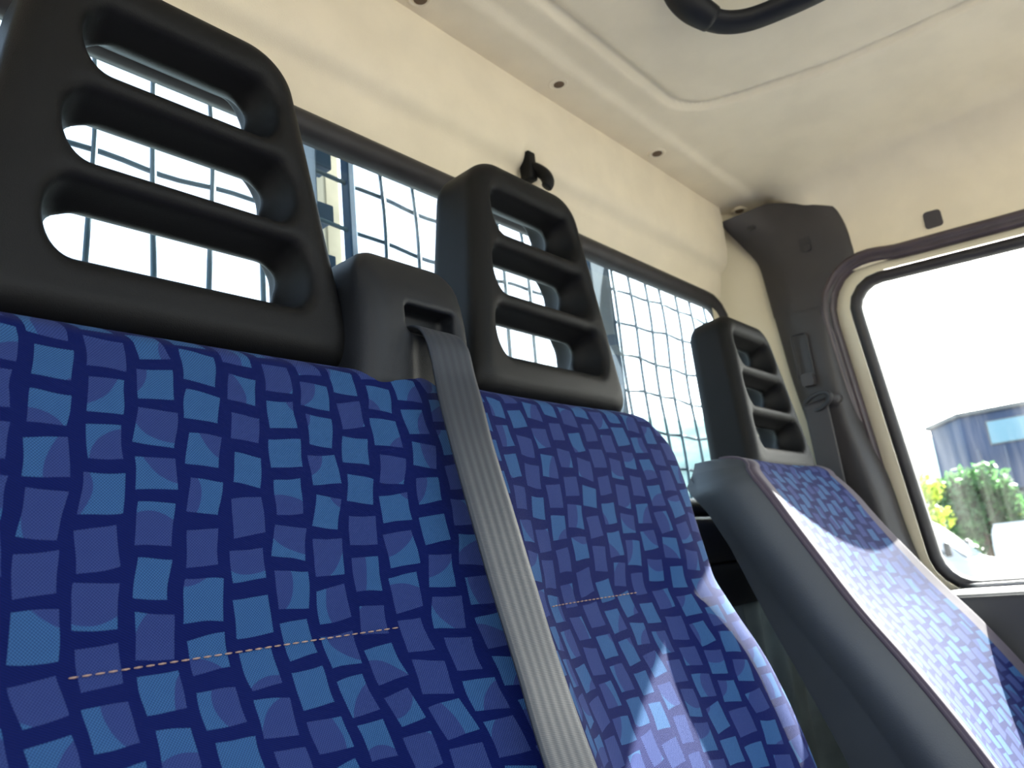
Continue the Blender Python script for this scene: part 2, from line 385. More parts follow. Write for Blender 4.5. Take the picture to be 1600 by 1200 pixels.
window_1 = empty('window_1', (.68, YW, .078), 'wide rear window with black rubber seal and bluish glass', kind='structure')
prof = [(-.014, -.016), (-.016, -.006), (-.012, .002), (-.004, .008), (.006, .008), (.013, .004), (.016, -.002), (.016, -.016), (-.014, -.016)]
band('window_seal', rw, prof, FR_REAR, M['rubber'], window_1)
slab('pane', resample(rw - out_normals(rw) * .004, 120), FR_REAR, -.014, -.018, M['glass_rear'], window_1)

# padded header above the rear window, with the crease and the dent over the coat hook
def header_y(x, z):
    y = sinterp(z, [.494, .508, .530, .548, .560, .575, .62, .66, .69, .72], [.601, .597, .592, .587, .576, .571, .568, .567, .568, .570])
    dent = np.exp(-((x - .792 - (z - .55) * .15) / .018) ** 2) * sst(.610, .565, z) * sst(.535, .548, z)
    return y + .016 * dent
xs = np.unique(np.r_[np.linspace(-.23, .70, 60), np.linspace(.70, .88, 60), np.linspace(.88, 1.40, 40), 1.405, 1.41, 1.413]); zs = np.linspace(.494, .72, 90)
XX, ZZ = np.meshgrid(xs, zs); YY = header_y(XX, ZZ)
endr = .013 - np.sqrt(np.maximum(.013 ** 2 - np.maximum(XX - 1.40, 0) ** 2, 0)); upper = sst(.545, .575, ZZ)
YY = YY + endr * 1.0
P = np.stack([XX, YY, ZZ], -1)
side = P[:, -1:].copy(); side[..., 1] = np.maximum(.602, side[..., 1])
P = np.concatenate([P, side], 1)
# the lower edge of the panel's end is rounded off, below it the wall itself shows
trim_1 = grid_obj('trim_1', P, M['headliner'])
tag(trim_1, 'cream padded header panel above the rear window', None, kind='structure')

# corner of the rear wall that turns forward to the door pillar, and lower panels under the window
prof = curve([(1.36, .602), (1.42, .598), (1.455, .582), (1.478, .553), (1.487, .520), (1.49, .47)], 24)
zs = np.linspace(-.07, .74, 30)
P = np.array([[(x, y, z) for x, y in prof] for z in zs])
tag(grid_obj('trim_8', np.array([[(x, y, z) for x, y in prof] for z in np.linspace(-.92, -.068, 12)]), M['rear_lining']), 'grey-green lining low in the rear corner', kind='structure')
wall_right = grid_obj('wall_right', P, M['cream_paint']); tag(wall_right, 'cream rear corner of the cab beside the door pillar', kind='structure')

def panel_profile(name, pts, x0, x1, mat, label):
    c = np.array(pts); xs_ = np.linspace(x0, x1, 40)
    P = np.array([[(x, y, z) for x in xs_] for y, z in c]); o = grid_obj(name, P, mat); return tag(o, label, kind='structure')
panel_profile('trim_2', [(.602, .062), (.575, .060), (.566, .055), (.563, .045), (.564, .0), (.568, -.010), (.574, -.013)], -.22, 1.46, M['dark_plastic'], 'black plastic ledge under the rear window')
panel_profile('trim_3', [(.574, -.014), (.566, -.018), (.564, -.03), (.566, -.07), (.572, -.082), (.59, -.084)], -.22, 1.46, M['dark_plastic'], 'second black plastic strip under the rear window ledge')
xs = np.linspace(-.22, 1.46, 500); zs = np.linspace(-.90, -.082, 14)
P = np.array([[(x, .582 + .006 * math.sin(x * 92) + .004 * math.sin(x * 41 + z * 3), z) for x in xs] for z in zs])
tag(grid_obj('trim_4', P, M['rear_lining']), 'grey-green ribbed lining low on the rear wall', kind='structure')

# ---------------------------------------------------------------- ceiling
cprof = [(-.30, .69), (-.2, .69)] + [(x, .69) for x in np.arange(-.19, 1.275, .005)]
cov = curve([(1.275, .69), (1.33, .688), (1.38, .678), (1.42, .655), (1.447, .620), (1.456, .585), (1.456, .55), (1.453, .520), (1.4505, .50), (1.449, .483)], 46)
cprof += [tuple(p) for p in cov]
cprof = np.array(cprof); ys = np.arange(-.42, .6001, .005)
CX, CY = np.meshgrid(cprof[:, 0], ys); CZ = np.meshgrid(cprof[:, 1], ys)[0]
bl_ = sst(.40, .50, CY); CZ = CZ * (1 - bl_) + .69 * bl_
CX = CX + bl_ * .09 * (np.arange(CX.shape[1]) / CX.shape[1]) ** 40
flat = sst(1.40, 1.28, CX)
gx = 1.040 + (.455 - CY) * .40 * sst(.60, .18, .455 - CY) * 1.0
gx = sinterp(CY, [-.42, -.1, .07, .258, .40, .46], [1.135, 1.135, 1.128, 1.109, 1.066, 1.044])
# rounded-corner distance to the groove line
qx, qy = CX - gx + .05, CY - .452 + .05
dg = np.sqrt(np.maximum(qx, 0) ** 2 + np.maximum(qy, 0) ** 2) + np.minimum(np.maximum(qx, qy), 0) - .05
dg = np.maximum(dg, (.20 - CX))
CZ = CZ + flat * (.010 * np.exp(-(dg / .0062) ** 2) + .004 * sst(.012, -.012, dg))
CZ = CZ + sst(1.46, 1.38, CX) * (-.007 * sst(.500, .513, CY) - .003 * np.exp(-((CY - .503) / .006) ** 2))
CZ = CZ + .0012 * np.sin(CX * 9 + 1) * np.sin(CY * 7) * flat
# a shallow pad on the side panel
ceiling = grid_obj('ceiling', np.stack([CX, CY, CZ], -1), M['headliner'])
tag(ceiling, 'cream felt headliner with moulded groove and a row of clips', kind='structure')
box('roof_skin', (.62, .05, .765), (.92, .62, .02), M['white_paint'], ceiling)
def clip(u, v):
    c = at_z(u, v, .683); c[2] = .6835
    a = np.linspace(0, 2 * math.pi, 24, endpoint=False)
    rr = [(.0165, .0005), (.0140, -.0018), (.0110, -.0012), (.0090, .004), (.0088, .006)]
    P = np.array([[(c[0] + r * math.cos(t), c[1] + r * math.sin(t), c[2] + dz) for t in a] for r, dz in rr])
    o = obj('clip', P.reshape(-1, 3), grid_faces(len(rr), 24, wrap_i=True), M['headliner'], ceiling)
    P = np.array([[(c[0] + .002 + r * math.cos(t), c[1] + r * math.sin(t), c[2] + dz) for t in a] for r, dz in [(.0001, -.0022), (.006, -.0020), (.0085, -.0008), (.0090, .004)]])
    s = obj('clip_plug', P.reshape(-1, 3), grid_faces(4, 24, wrap_i=True), M['bark'], ceiling)
for u, v in ((655, -2), (872, 131), (1026, 240), (1155, 330)): clip(u, v)
# square plug in the roof side panel
pl = at_x(1458, 343, 1.4535)
FRS = (np.array([pl[0], pl[1], pl[2]]), np.array([0, 1., 0]), np.array([0, 0, 1.]), np.array([-1., 0, 0]))
slab('square_plug', rounded_poly([(-.0145, -.016), (.0145, -.015), (.0135, .017), (-.0135, .015)], .006, 5), FRS, -.004, .0025, M['plug'], ceiling)

# ---------------------------------------------------------------- the driver's door (right)
KD = .12
e2 = np.array([-KD, 0, 1.]); FRD = (np.array([1.52, 0, 0.]), np.array([0, 1., 0]), e2, np.array([-1., 0, -KD]) / math.hypot(1, KD))
gl = resample(rounded_poly([(-.62, -.092), (-.36, .425), (.10, .440), (.366, .456), (.338, -.089)], [.05, .10, .6, .042, .055], 12), 170)
door_1 = empty('door_1', (1.52, -.1, -.9), 'driver door with cream window frame and dark inner panel', kind='structure')
Nn = out_normals(gl)
band('window_rubber', gl, [(-.002, -.012), (-.003, .004), (.002, .012), (.010, .014), (.017, .008), (.019, -.002), (.018, -.012), (-.002, -.012)], FRD, M['rubber'], door_1)
# cream frame: a wider band, wider on the rear upright
wid = .016 + .012 * sst(.28, .36, gl[:, 0]) * sst(-.12, -.05, gl[:, 1])
A = [(0, .012), (.018, .006), (None, .006), (None, -.075)]
rows = []
for k, (a, d) in enumerate(A):
    off = (np.full(len(gl), a) if a is not None else .018 + wid)
    rows.append(to3(gl + Nn * off[:, None], FRD, d))
P = np.stack(rows[1:]); obj('window_frame', P.reshape(-1, 3), grid_faces(len(P), len(gl), wrap_i=True), M['cream_paint'], door_1)
slab('pane', resample(gl + Nn * .004, 120), FRD, -.006, -.010, M['glass_side'], door_1)
# inner panel under the window with its sill
yy = np.linspace(-.85, .42, 60)
pp = curve([(1.528, -.100), (1.500, -.098), (1.468, -.100), (1.452, -.106), (1.445, -.120), (1.44, -.20), (1.425, -.32), (1.44, -.5), (1.45, -.9)], 40)
P = np.array([[(x, y, z) for y in yy] for x, z in pp]); grid_obj('door_panel', P, M['dark_plastic'], door_1)
pth = [(FRD[0] + FRD[1] * y + FRD[2] * (-.0935) + FRD[3] * .014) for y in np.linspace(-.6, .318, 30)]
tube('sill_strip', pth, .0042, M['metal'], door_1, n=8)
# outer skin round the opening keeps daylight out of the gaps
Vs, Fs = ring_wall('s', gl + Nn * .030, -1.0, .62, -.92, .75, FRD, -.06, None)
obj('outer_skin', Vs, Fs, M['white_paint'], door_1, smooth=False)
# seal of the door opening on the body
body = gl + Nn * (.018 + wid)[:, None]
bl = resample(body, 200)
trim_5 = band('trim_5', bl, [(-.004, -.01), (-.004, .010), (0, .017), (.004, .018), (.007, .015), (.009, .022), (.014, .026), (.019, .024), (.022, .018), (.022, -.02), (-.004, -.01)], FRD, M['body_seal'])
tag(trim_5, 'dark double-lipped rubber seal round the driver door opening', kind='structure')

# ---------------------------------------------------------------- pillar between rear wall and door
def pillar_rows(rows, n_j, n_i, bulge):
    C = [np.array(r) for r in rows]
    cols = [curve([r[k] for r in C], n_j) for k in range(len(C[0]))]
    P = np.array([curve([c[j] for c in cols], n_i) for j in range(n_j)])
    return P
PX = 1.447
def prow(rear, mid, front, xr=1.462, xm=PX, xf=PX + .002):
    a, b, c = at_x(*rear, xr), at_x(*mid, xm), at_x(*front, xf)
    d = c + np.array([.022, -.010, -.002]); e = c + np.array([.05, -.012, 0])
    return [a + np.array([.012, .006, 0]), a, .5 * (a + b) + np.array([-.006, 0, 0]), b + np.array([-.004, 0, 0]), .35 * b + .65 * c + np.array([-.006, 0, 0]), c, d, e]
up = [prow((1128, 347), (1205, 319), (1300, 322), 1.405, 1.44, 1.447),
      prow((1140, 362), (1215, 340), (1310, 342), 1.42, 1.44, 1.449),
      prow((1162, 384), (1232, 375), (1322, 374), 1.445, 1.443, 1.449),
      prow((1186, 412), (1245, 415), (1330, 405)),
      prow((1199, 452), (1250, 450), (1308, 442)),
      prow((1211, 497), (1252, 487), (1296, 476))]
trim_6 = empty('trim_6', (1.45, .46, -.9), 'dark grey plastic cover of the door pillar, upper and lower piece', kind='structure')
grid_obj('upper_cover', pillar_rows(up, 50, 40, 0), M['pillar_plastic'], trim_6)
lo_ = [prow((1207, 482), (1249, 473), (1295, 462)), prow((1222, 535), (1262, 528), (1297, 518)), prow((1238, 590), (1276, 580), (1306, 570)),
       prow((1264, 665), (1305, 660), (1328, 655)), prow((1300, 760), (1345, 755), (1366, 750)), prow((1345, 880), (1390, 870), (1408, 865), 1.47, 1.455, 1.46),
       prow((1420, 1080), (1465, 1070), (1500, 1060), 1.48, 1.46, 1.465)]
PL = pillar_rows(lo_, 70, 40, 0); PL[:, :, 0] += .003
grid_obj('lower_cover', PL, M['pillar_plastic'], trim_6)
def pblock(name, u, v, w_, h_, d, mat, r=.003, depth0=-.002, x=1.443):
    p = at_x(u, v, x); fr = (p, np.array([0, 1., 0]), np.array([0, 0, 1.]), np.array([-1., 0, 0]))
    return slab(name, rounded_poly([(-w_, -h_), (w_, -h_), (w_, h_), (-w_, h_)], r, 4), fr, depth0 - .006, d, mat, trim_6)
pblock('clip_recess', 1258, 382, .011, .014, .001, M['dark_plastic'], .003, x=1.440)
pblock('clip_tongue', 1262, 388, .006, .006, .004, M['pillar_plastic'], .002, x=1.440)
# raised wedge near the roof and a small screw
wv = [at_y(1200, 328, .50), at_y(1228, 348, .47), at_y(1213, 360, .49), at_y(1190, 346, .51)]
c0 = np.mean(wv, axis=0)
V = [p * .985 for p in wv] + [c0 + (p - c0) * 1.5 + np.array([.02, .01, .012]) for p in wv]
obj('wedge', V, [(0, 1, 2, 3), (0, 4, 5, 1), (1, 5, 6, 2), (2, 6, 7, 3), (3, 7, 4, 0)], M['pillar_plastic'], trim_6, smooth=False)
pblock('screw_cap', 1174, 356, .008, .004, .003, M['dark_plastic'], .003, x=1.425)
# height adjuster: thin slot outline and button
p = at_x(1254, 560, 1.4405); FRP = (p, np.array([0, 1., 0]), np.array([0, 0, 1.]), np.array([-1., 0, 0]))
sl2 = resample(rounded_poly([(-.014, -.040), (.014, -.040), (.014, .047), (-.014, .047)], .004, 4), 60)
band('adjuster_slot', sl2, [(0, -.004), (0, .0012), (.0022, .0012), (.0022, -.004)], FRP, M['dark_plastic'], trim_6)
pblock('adjuster_button', 1264, 594, .011, .012, .010, M['pillar_plastic'], .004, x=1.440)

# ---------------------------------------------------------------- the rest of the shell (behind and beside the camera)
tag(box('floor', (.65, -.25, -.92), (.95, .95, .02), M['dark_plastic']), 'dark rubber floor of the cab', kind='structure')
XL = -.24
FRL = (np.array([XL, 0, 0.]), np.array([0, 1., 0]), np.array([0, 0, 1.]), np.array([1., 0, 0]))
# the passenger door stands open: only its opening in the body side is left
op_ = resample(rounded_poly([(-.80, -.86), (-.74, -.15), (-.38, .52), (.36, .54), (.40, -.10), (.40, -.86)], [.06, .05, .12, .08, .05, .06], 8), 140)
wall_left = empty('wall_left', (XL, -.1, -.9), 'passenger side of the cab with its open doorway', kind='structure')
Vs, Fs = ring_wall('s', op_, -1.0, .62, -.92, .75, FRL, 0, None); obj('side_panel', Vs, Fs, M['cream_paint'], wall_left, smooth=False)
band('door_seal', op_, [(-.002, -.012), (-.008, .004), (.0, .014), (.012, .014), (.018, -.002), (-.002, -.012)], FRL, M['body_seal'], wall_left)
dash = curve([(-.50, -.9), (-.48, -.45), (-.50, -.28), (-.56, -.22), (-.75, -.20), (-1.0, -.22)], 30)
P = np.array([[(x, y, z) for x in np.linspace(-.22, 1.50, 20)] for y, z in dash])
tag(grid_obj('trim_7', P, M['dark_plastic']), 'black dashboard in front of the camera', kind='structure')
window_3 = empty('window_3', (.64, -.9, -.22), 'windscreen', kind='structure')
wsv = [(-.2, -.98, -.22), (1.48, -.98, -.22), (1.42, -.42, .68), (-.15, -.42, .68)]
obj('pane', wsv, [(0, 1, 2, 3)], M['glass_front'], window_3, smooth=False)
for sx in (0, 1):
    a, b_ = np.array(wsv[1 if sx else 0]), np.array(wsv[2 if sx else 3])
    tube('windscreen_pillar', [a, b_], .035, M['pillar_plastic'], window_3, n=10)
tube('windscreen_header', [np.array(wsv[3]), np.array(wsv[2])], .035, M['headliner'], window_3, n=10)

# ---------------------------------------------------------------- headrest (one mesh, used three times)
def poly_sd(x, y, pts):
    d = np.full(np.shape(x), 9e9); s = np.ones(np.shape(x)); n = len(pts)
    for i in range(n):
        ax_, ay = pts[i]; bx, by = pts[i - 1]; ex, ey = bx - ax_, by - ay; wx, wy = x - ax_, y - ay
        t = np.clip((wx * ex + wy * ey) / (ex * ex + ey * ey), 0, 1); qx, qy = wx - ex * t, wy - ey * t
        d = np.minimum(d, qx * qx + qy * qy)
        c1, c2, c3 = y >= ay, y < by, ex * wy > ey * wx
        s = np.where((c1 & c2 & c3) | (~c1 & ~c2 & ~c3), -s, s)
    return s * np.sqrt(d)
SLOTS = [(.215, .0190, .054), (.142, .0185, .065), (.070, .0180, .074)]      # height, half height, half length
SLOT_SHIFT = 0.0
def headrest_sdf(x, y, z):                              # x across, y depth (0 = front), z up
    d2 = poly_sd(x, z, [(-.0975, -.04), (.0975, -.04), (.052, .237), (-.052, .237)]) - .045
    d2 = smax(d2, .001 - z, .022)
    hd = .042 - .004 * np.clip(z / .28, 0, 1); re = .020
    yc = y - .042
    qx, qy = d2 + re, abs(yc) - hd + re
    body = np.minimum(np.maximum(qx, qy), 0) + np.sqrt(np.maximum(qx, 0) ** 2 + np.maximum(qy, 0) ** 2) - re
    x = x - SLOT_SHIFT
    for zc, hh, hl in SLOTS:
        # dished recess in front of each slot
        ax = np.maximum(abs(x) - hl - .003, 0) / .019; az = (z - zc - .002) / .0290; ay = (y + .006) / .050
        k = (ax ** 2.2 + np.sqrt(az * az + ay * ay) ** 2.2) ** (1 / 2.2); sc = (k - 1) * .024
        body = smax(body, -sc, .011)
        ax = np.maximum(abs(x) - hl - .008, 0) / .02; az = (z - zc - .016) / .036; ay = (y - .088) / .044
        k = np.sqrt(ax * ax + az * az + ay * ay); body = smax(body, -(k - 1) * .02, .007)
        yo = np.maximum(y - .030, 0); qx, qz = abs(x) - hl - .55 * yo + .012, abs(z - zc - .24 * yo) - hh - .16 * yo + .012
        sl_ = np.sqrt(np.maximum(qx, 0) ** 2 + np.maximum(qz, 0) ** 2) + np.minimum(np.maximum(qx, qz), 0) - .012
        body = smax(body, -sl_, .004)
    return body
Vh, Fh = surface(headrest_sdf, (-.15, -.012, -.012), (.15, .100, .305), .0026)
HR = mesh('headrest', Vh, Fh, True, None, recalc=False); HR.materials.append(M['black_plastic'])
SLOT_SHIFT = .006; SLOTS = [(a, b, c - .005) for a, b, c in SLOTS]      # the outer headrest differs a little
HR1 = mesh('headrest', *surface(headrest_sdf, (-.15, -.012, -.012), (.15, .100, .305), .0026), True, None, recalc=False); HR1.materials.append(M['black_plastic'])
def headrest(parent, x, y, z, lean, sc=1.0, yaw=0.0, me=None):
    o = bpy.data.objects.new('headrest', me or HR); COL.objects.link(o); o.parent = parent
    o.matrix_parent_inverse = Matrix.Translation(-Vector(parent.location))
    o.location = (x, y, z); o.rotation_euler = (math.radians(-lean), 0, math.radians(yaw)); o.scale = sc if hasattr(sc, '__len__') else (sc,) * 3
    return o

# ---------------------------------------------------------------- passenger bench
bench = empty('bench_seat', (.45, .42, -.90), 'blue patterned double passenger bench with two black slotted headrests', 'seat')
BZ = [-.62, -.50, -.35, -.27, -.20, -.10, -.045, -.024, .0, .05, .10, .135, .158]
BY = [.300, .322, .338, .350, .366, .396, .413, .4195, .421, .428, .437, .447, .456]
bxr = lambda z: sinterp(z, [-.62, -.30, -.25, -.20, -.154, -.106, -.065, -.02, .03, .09, .138, .160, .178], [.80, .825, .835, .838, .838, .832, .818, .810, .815, .830, .832, .815, .790])
XRIDGE = .4415
def bench_forward(x, z, xr):
    low = sst(.16, -.12, z)
    ridge = np.exp(-((x - XRIDGE) / .060) ** 2) * (.012 + .032 * low)
    lb = np.exp(-((x - .035) / .07) ** 2) * (.006 + .026 * low)
    rb = np.exp(-((x - (xr - .045)) / .065) ** 2) * (.006 + .026 * low)
    groove = -.006 * np.exp(-((x - XRIDGE) / .008) ** 2)
    return ridge + lb + rb + groove
def seat_grid(pz, py, xl, xr, fwd, r, thick, top_r, nfront, zsN, nside=8, zbot=None):
    zf = np.linspace(pz[0], pz[-1], zsN); yf = sinterp(zf, pz, py)
    # crown: from the front over the top to the back
    y0, z0 = yf[-1], zf[-1]; th = np.linspace(0, math.pi, 20)[1:]
    ty = y0 + thick / 2 - thick / 2 * np.cos(th); tz = z0 + top_r * np.sin(th)
    zb = np.linspace(z0, pz[0] + .2, 12)[1:]; yb = np.interp(zb, zf, yf) + thick
    Y = np.r_[yf, ty, yb]; Z = np.r_[zf, tz, zb]
    front = np.r_[np.ones(zsN), .5 * (1 + np.cos(th)), np.zeros(len(zb))]
    back = np.r_[np.interp(zf, pz, py) + thick, np.full(len(ty), y0 + thick), yb]
    t = np.linspace(0, 1, nfront); t = t - .14 * np.sin(2 * math.pi * t) / (2 * math.pi) * 2.5
    rows = []
    for k in range(len(Y)):
        a, b_ = float(xl(Z[k])), float(xr(Z[k])); x = a + (b_ - a) * t
        d = np.minimum(x - a, b_ - x); ed = np.where(d < r, r - np.sqrt(np.maximum(r * r - (r - d) ** 2, 0)), 0)
        y = Y[k] + front[k] * (ed - fwd(x, Z[k], b_))
        y = np.minimum(y, back[k])
        z = np.full_like(x, Z[k]) - (1 - front[k]) * 0 
        q = np.linspace(0, 1, nside + 1)[1:]
        bul = .012 * np.sin(q * math.pi) * front[k]
        L = np.c_[a - bul, y[0] + (back[k] - y[0]) * q, np.full(nside, Z[k])][::-1]
        R = np.c_[b_ + bul, y[-1] + (back[k] - y[-1]) * q, np.full(nside, Z[k])]
        rows.append(np.vstack([L, np.c_[x, y, z], R]))
    P = np.array(rows)
    U = np.zeros(P.shape[:2]); U[:, 1:] = np.cumsum(np.linalg.norm(np.diff(P, axis=1), axis=2), 1)
    mid = P.shape[1] // 2; U = U - U[:, mid:mid + 1]
    Vv = np.r_[0, np.cumsum(np.linalg.norm(np.diff(P[:, mid], axis=0), axis=1))]
    UV = np.stack([U, np.broadcast_to(Vv[:, None], U.shape)], -1)
    return P, UV
# the texture runs on the flat length of the cloth
Pb, UVb = seat_grid(BZ, BY, lambda z: 0.0 + .03 * sst(.12, .17, z), bxr, bench_forward, .035, .105, .020, 170, 150)
grid_obj('backrest', Pb, M['fabric'], bench, UVb + np.array([.007, .012]))
def bench_y(x, z): return float(sinterp(z, BZ, BY) - bench_forward(x, z, float(bxr(z))))
def stitches(parent, x0, x1, zf, yf, mat, step=.0062, dash=.0042, name='stitching'):
    parts = []; x = x0
    while x < x1:
        a = (x, yf(x, zf(x)) - .0006, zf(x)); b_ = (x + dash, yf(x + dash, zf(x + dash)) - .0006, zf(x + dash))
        mid_ = tuple((np.array(a) + np.array(b_)) / 2 - np.array([0, .0006, 0]))
        parts.append(tube_vf([a, mid_, b_], [.0003, .00055, .0003], 6)); x += step
    V, F = join_vf(*parts); return obj(name, V, F, mat, parent)
stitches(bench, .150, .350, lambda x: -.0255, bench_y, M['thread'])
stitches(bench, .515, .655, lambda x: -.0275, bench_y, M['thread'])
headrest(bench, .240, .474, .176, 2.0, (1.07, 1.0, 1.0), me=HR1)
headrest(bench, .660, .474, .175, 2.0)
# cushion and base below the frame
box('cushion', (.45, .12, -.56), (.45, .27, .09), M['fabric'], bench, bev=.04, smooth=True)
box('seat_base', (.45, .22, -.775), (.40, .24, .125), M['dark_plastic'], bench, bev=.01)

# belt outlet housing on top of the bench, between the headrests
HX = .428
def housing_sdf(x, y, z):
    # body narrows upwards, its brow leans back
    tz = np.clip((z - .15) / .12, 0, 1)
    cx = HX + .004
    hw = .066 - .008 * tz
    q = sd_box((x - cx) / hw * .068, y, z, (0, .500, .184), (.068, .056, .098), .028)
    slope = (y - .426) * -.80 + (z - .235) * .60          # slanting upper front
    brow = (-(y - .450) * .92 + (z - .236) * .39)
    d = smax(q, brow * .9 - .002, .012)
    low = smax(-(y - .447) * 1.0 + (z - .20) * -.05, (-(z - .148) - (y - .47) * .25) , .012)
    d = smax(d, low, .010)
    # recess with the belt slot
    cut = sd_box(x, y, z, (HX + .014, .446, .219), (.030, .026, .0125), .006)
    d = smax(d, -cut, .004)
    # channel below the slot where the belt comes out
    ch = sd_box(x, y, z, (HX + .020, .438, .192), (.030, .0130, .035), .008)
    d = smax(d, -ch, .006)
    return d
hsg = sdf_obj('belt_housing', housing_sdf, (.31, .40, .06), (.50, .56, .29), .0026, M['housing_plastic'], bench)
box('belt_guide_bar', (HX + .014, .466, .2105), (.030, .003, .002), M['metal'], None, bev=.001).parent = hsg
# loose red thread ends
tube('thread_end', curve([at_y(648, 617, .452), at_y(652, 616, .450), at_y(655, 619, .450)], 8), .0005, M['red_thread'], bench, n=5)

# ---------------------------------------------------------------- belt
def ribbon(name, pts, half, mat, parent=None, thick=.0013, n=90, wdir=None):
    C = curve(pts, n); T = np.gradient(C, axis=0); T /= np.linalg.norm(T, axis=1)[:, None]
    Wd = np.array([curve(wdir, n)[k] for k in range(n)]); Wd -= T * np.sum(Wd * T, 1)[:, None]; Wd /= np.linalg.norm(Wd, axis=1)[:, None]
    Nn_ = np.cross(Wd, T); s = np.r_[0, np.cumsum(np.linalg.norm(np.diff(C, axis=0), axis=1))]
    cols = np.linspace(-half, half, 15); rows = []; uvs = []
    for k in range(n):
        up_ = [C[k] + Wd[k] * c + Nn_[k] * thick * (1 - .35 * (abs(c) / half) ** 8) for c in cols]
        dn = [C[k] + Wd[k] * c - Nn_[k] * thick * (1 - .35 * (abs(c) / half) ** 8) for c in cols[::-1]]
        rows.append(up_ + dn); uvs.append([(c, s[k]) for c in cols] + [(c, s[k]) for c in cols[::-1]])
    P = np.array(rows); F = grid_faces(n, P.shape[1], wrap_i=True)
    return obj(name, P.reshape(-1, 3), F, mat, parent, True, np.array(uvs).reshape(-1, 2))
belt = empty('seat_belt', (.42, .40, -.46), 'dark grey ribbed seat belt hanging from the housing between the headrests', 'seat belt')
bp = [(.444, .484, .204), (.4435, .466, .2125), (.4425, .446, .2095), (.4415, .433, .194), (.4400, .425, .162), (.4280, .404, .110), (.4230, .383, .045), (.4230, .370, -.005), (.4250, .355, -.065), (.4190, .333, -.120), (.415, .300, -.20), (.412, .270, -.30), (.410, .262, -.42), (.408, .262, -.458)]
wd = [(1, -.05, 0)] * 2 + [(1, -.05, -.04)] * 2 + [(1, .02, .12), (1, .05, .16), (1, .05, .22), (1, .05, .22), (1, .05, .05), (1, .0, 0), (1, 0, 0), (1, 0, 0), (1, 0, 0), (1, 0, 0)]
ribbon('strap', bp, .0235, M['webbing'], belt, wdir=wd)
box('buckle_tongue', (.408, .258, -.45), (.028, .004, .02), M['metal'], belt, bev=.003)

# ---------------------------------------------------------------- driver's seat
driver = empty('driver_seat', (1.16, .35, -.90), 'blue patterned driver seat with dark vinyl side, reclined, in sunlight', 'seat')
DZ = [-.62, -.50, -.40, -.30, -.235, -.187, -.137, -.080, -.010, .040, .070, .095, .108]
DY = [.080, .105, .138, .180, .212, .240, .272, .311, .352, .380, .396, .411, .420]
dxl = lambda z: .982 - .020 * sst(.05, -.3, z) + .03 * sst(.09, .135, z)
dxr = lambda z: 1.345 + .055 * sst(.08, -.15, z) - .03 * sst(.06, .135, z)
def driver_forward(x, z, xr):
    low = sst(.10, -.10, z); a = float(dxl(z)); t = (x - (a + xr) / 2) / ((xr - a) / 2)
    return -(1 - np.clip(abs(t), 0, 1) ** 2.2) * (.010 + .020 * low)
Pd, UVd = seat_grid(DZ, DY, dxl, dxr, driver_forward, .009, .095, .022, 130, 130, nside=16)
# the back is further behind the front lower down
i0, i1 = 16, Pd.shape[1] - 16
for k in range(130):
    zz = Pd[k, 0, 2]; th = float(np.interp(zz, [-.62, -.25, -.155, -.06, .02, .07, .108], [.15, .142, .125, .104, .090, .088, .095]))
    for side_, edge in ((range(0, 16), 16), (range(i1, Pd.shape[1]), i1 - 1)):
        y_e = Pd[k, edge, 1]
        for i in side_:
            q = (Pd[k, i, 1] - y_e) / max(1e-6, (Pd[k, 0 if edge == 16 else -1, 1] - y_e)); Pd[k, i, 1] = y_e + q * th; Pd[k, i, 2] -= q * .012
ST = 15
grid_obj('backrest', Pd[:, i0 + ST:i1 - ST], M['fabric'], driver, UVd[:, i0 + ST:i1 - ST] + np.array([.013, .021]))
grid_obj('border_strip', Pd[:, i0:i0 + ST + 1], M['plain_fabric'], driver, UVd[:, i0:i0 + ST + 1])
grid_obj('border_strip', Pd[:, i1 - ST - 1:i1], M['plain_fabric'], driver, UVd[:, i1 - ST - 1:i1])
grid_obj('side_panel', Pd[:, :i0 + 1], M['vinyl'], driver)['label'] = 'dark grey-green vinyl side of the backrest'
grid_obj('side_panel', Pd[:, i1 - 1:], M['vinyl'], driver)
for ii in (i0, i1 - 1): tube('piping', Pd[:140, ii], .0026, M['plain_fabric'], driver, n=7)
headrest(driver, 1.182, .438, .108, 6.0, .94)
box('cushion', (1.16, .0, -.56), (.24, .25, .09), M['fabric'], driver, bev=.04, smooth=True)
box('seat_base', (1.16, .05, -.775), (.20, .22, .125), M['dark_plastic'], driver, bev=.01)

# ---------------------------------------------------------------- small fittings
hook = empty('coat_hook', tuple(at_y(832, 268, .575)), 'small black coat hook on the cream header behind the headrest', 'hook')
hb = np.array(hook.location)
box('hook_plate', hb + np.array([-.004, .004, .006]), (.008, .010, .022), M['black_plastic'], hook, bev=.003, smooth=True)
tube('hook_arm', curve([hb + np.array(p) for p in [(.0, .008, .008), (.004, -.002, .004), (.007, -.011, -.004), (.008, -.017, -.014), (.007, -.019, -.024), (.005, -.017, -.030)]], 24),
     [.012] * 16 + list(np.linspace(.012, .009, 8)), M['black_plastic'], hook, n=12, flat=.75)

handle = empty('grab_handle', (.84, .2, .69), 'black plastic grab handle on the cream headliner', 'handle')
hp = curve([(.800, .322, .702), (.806, .320, .680), (.822, .312, .664), (.846, .300, .657), (.868, .276, .655), (.882, .240, .656), (.892, .18, .657), (.893, .08, .657), (.885, .0, .66), (.86, -.04, .664), (.82, -.06, .675), (.80, -.065, .702)], 90)
tube('grip', hp, .0165, M['housing_plastic'], handle, n=14, flat=.65)
V, F = tube_vf(curve([(.799, .322, .700), (.803, .321, .684), (.815, .315, .668), (.838, .305, .6590)], 16), np.linspace(.026, .0175, 16), 14, True, .8)
obj('mount_cover', V, F, M['housing_plastic'], handle)

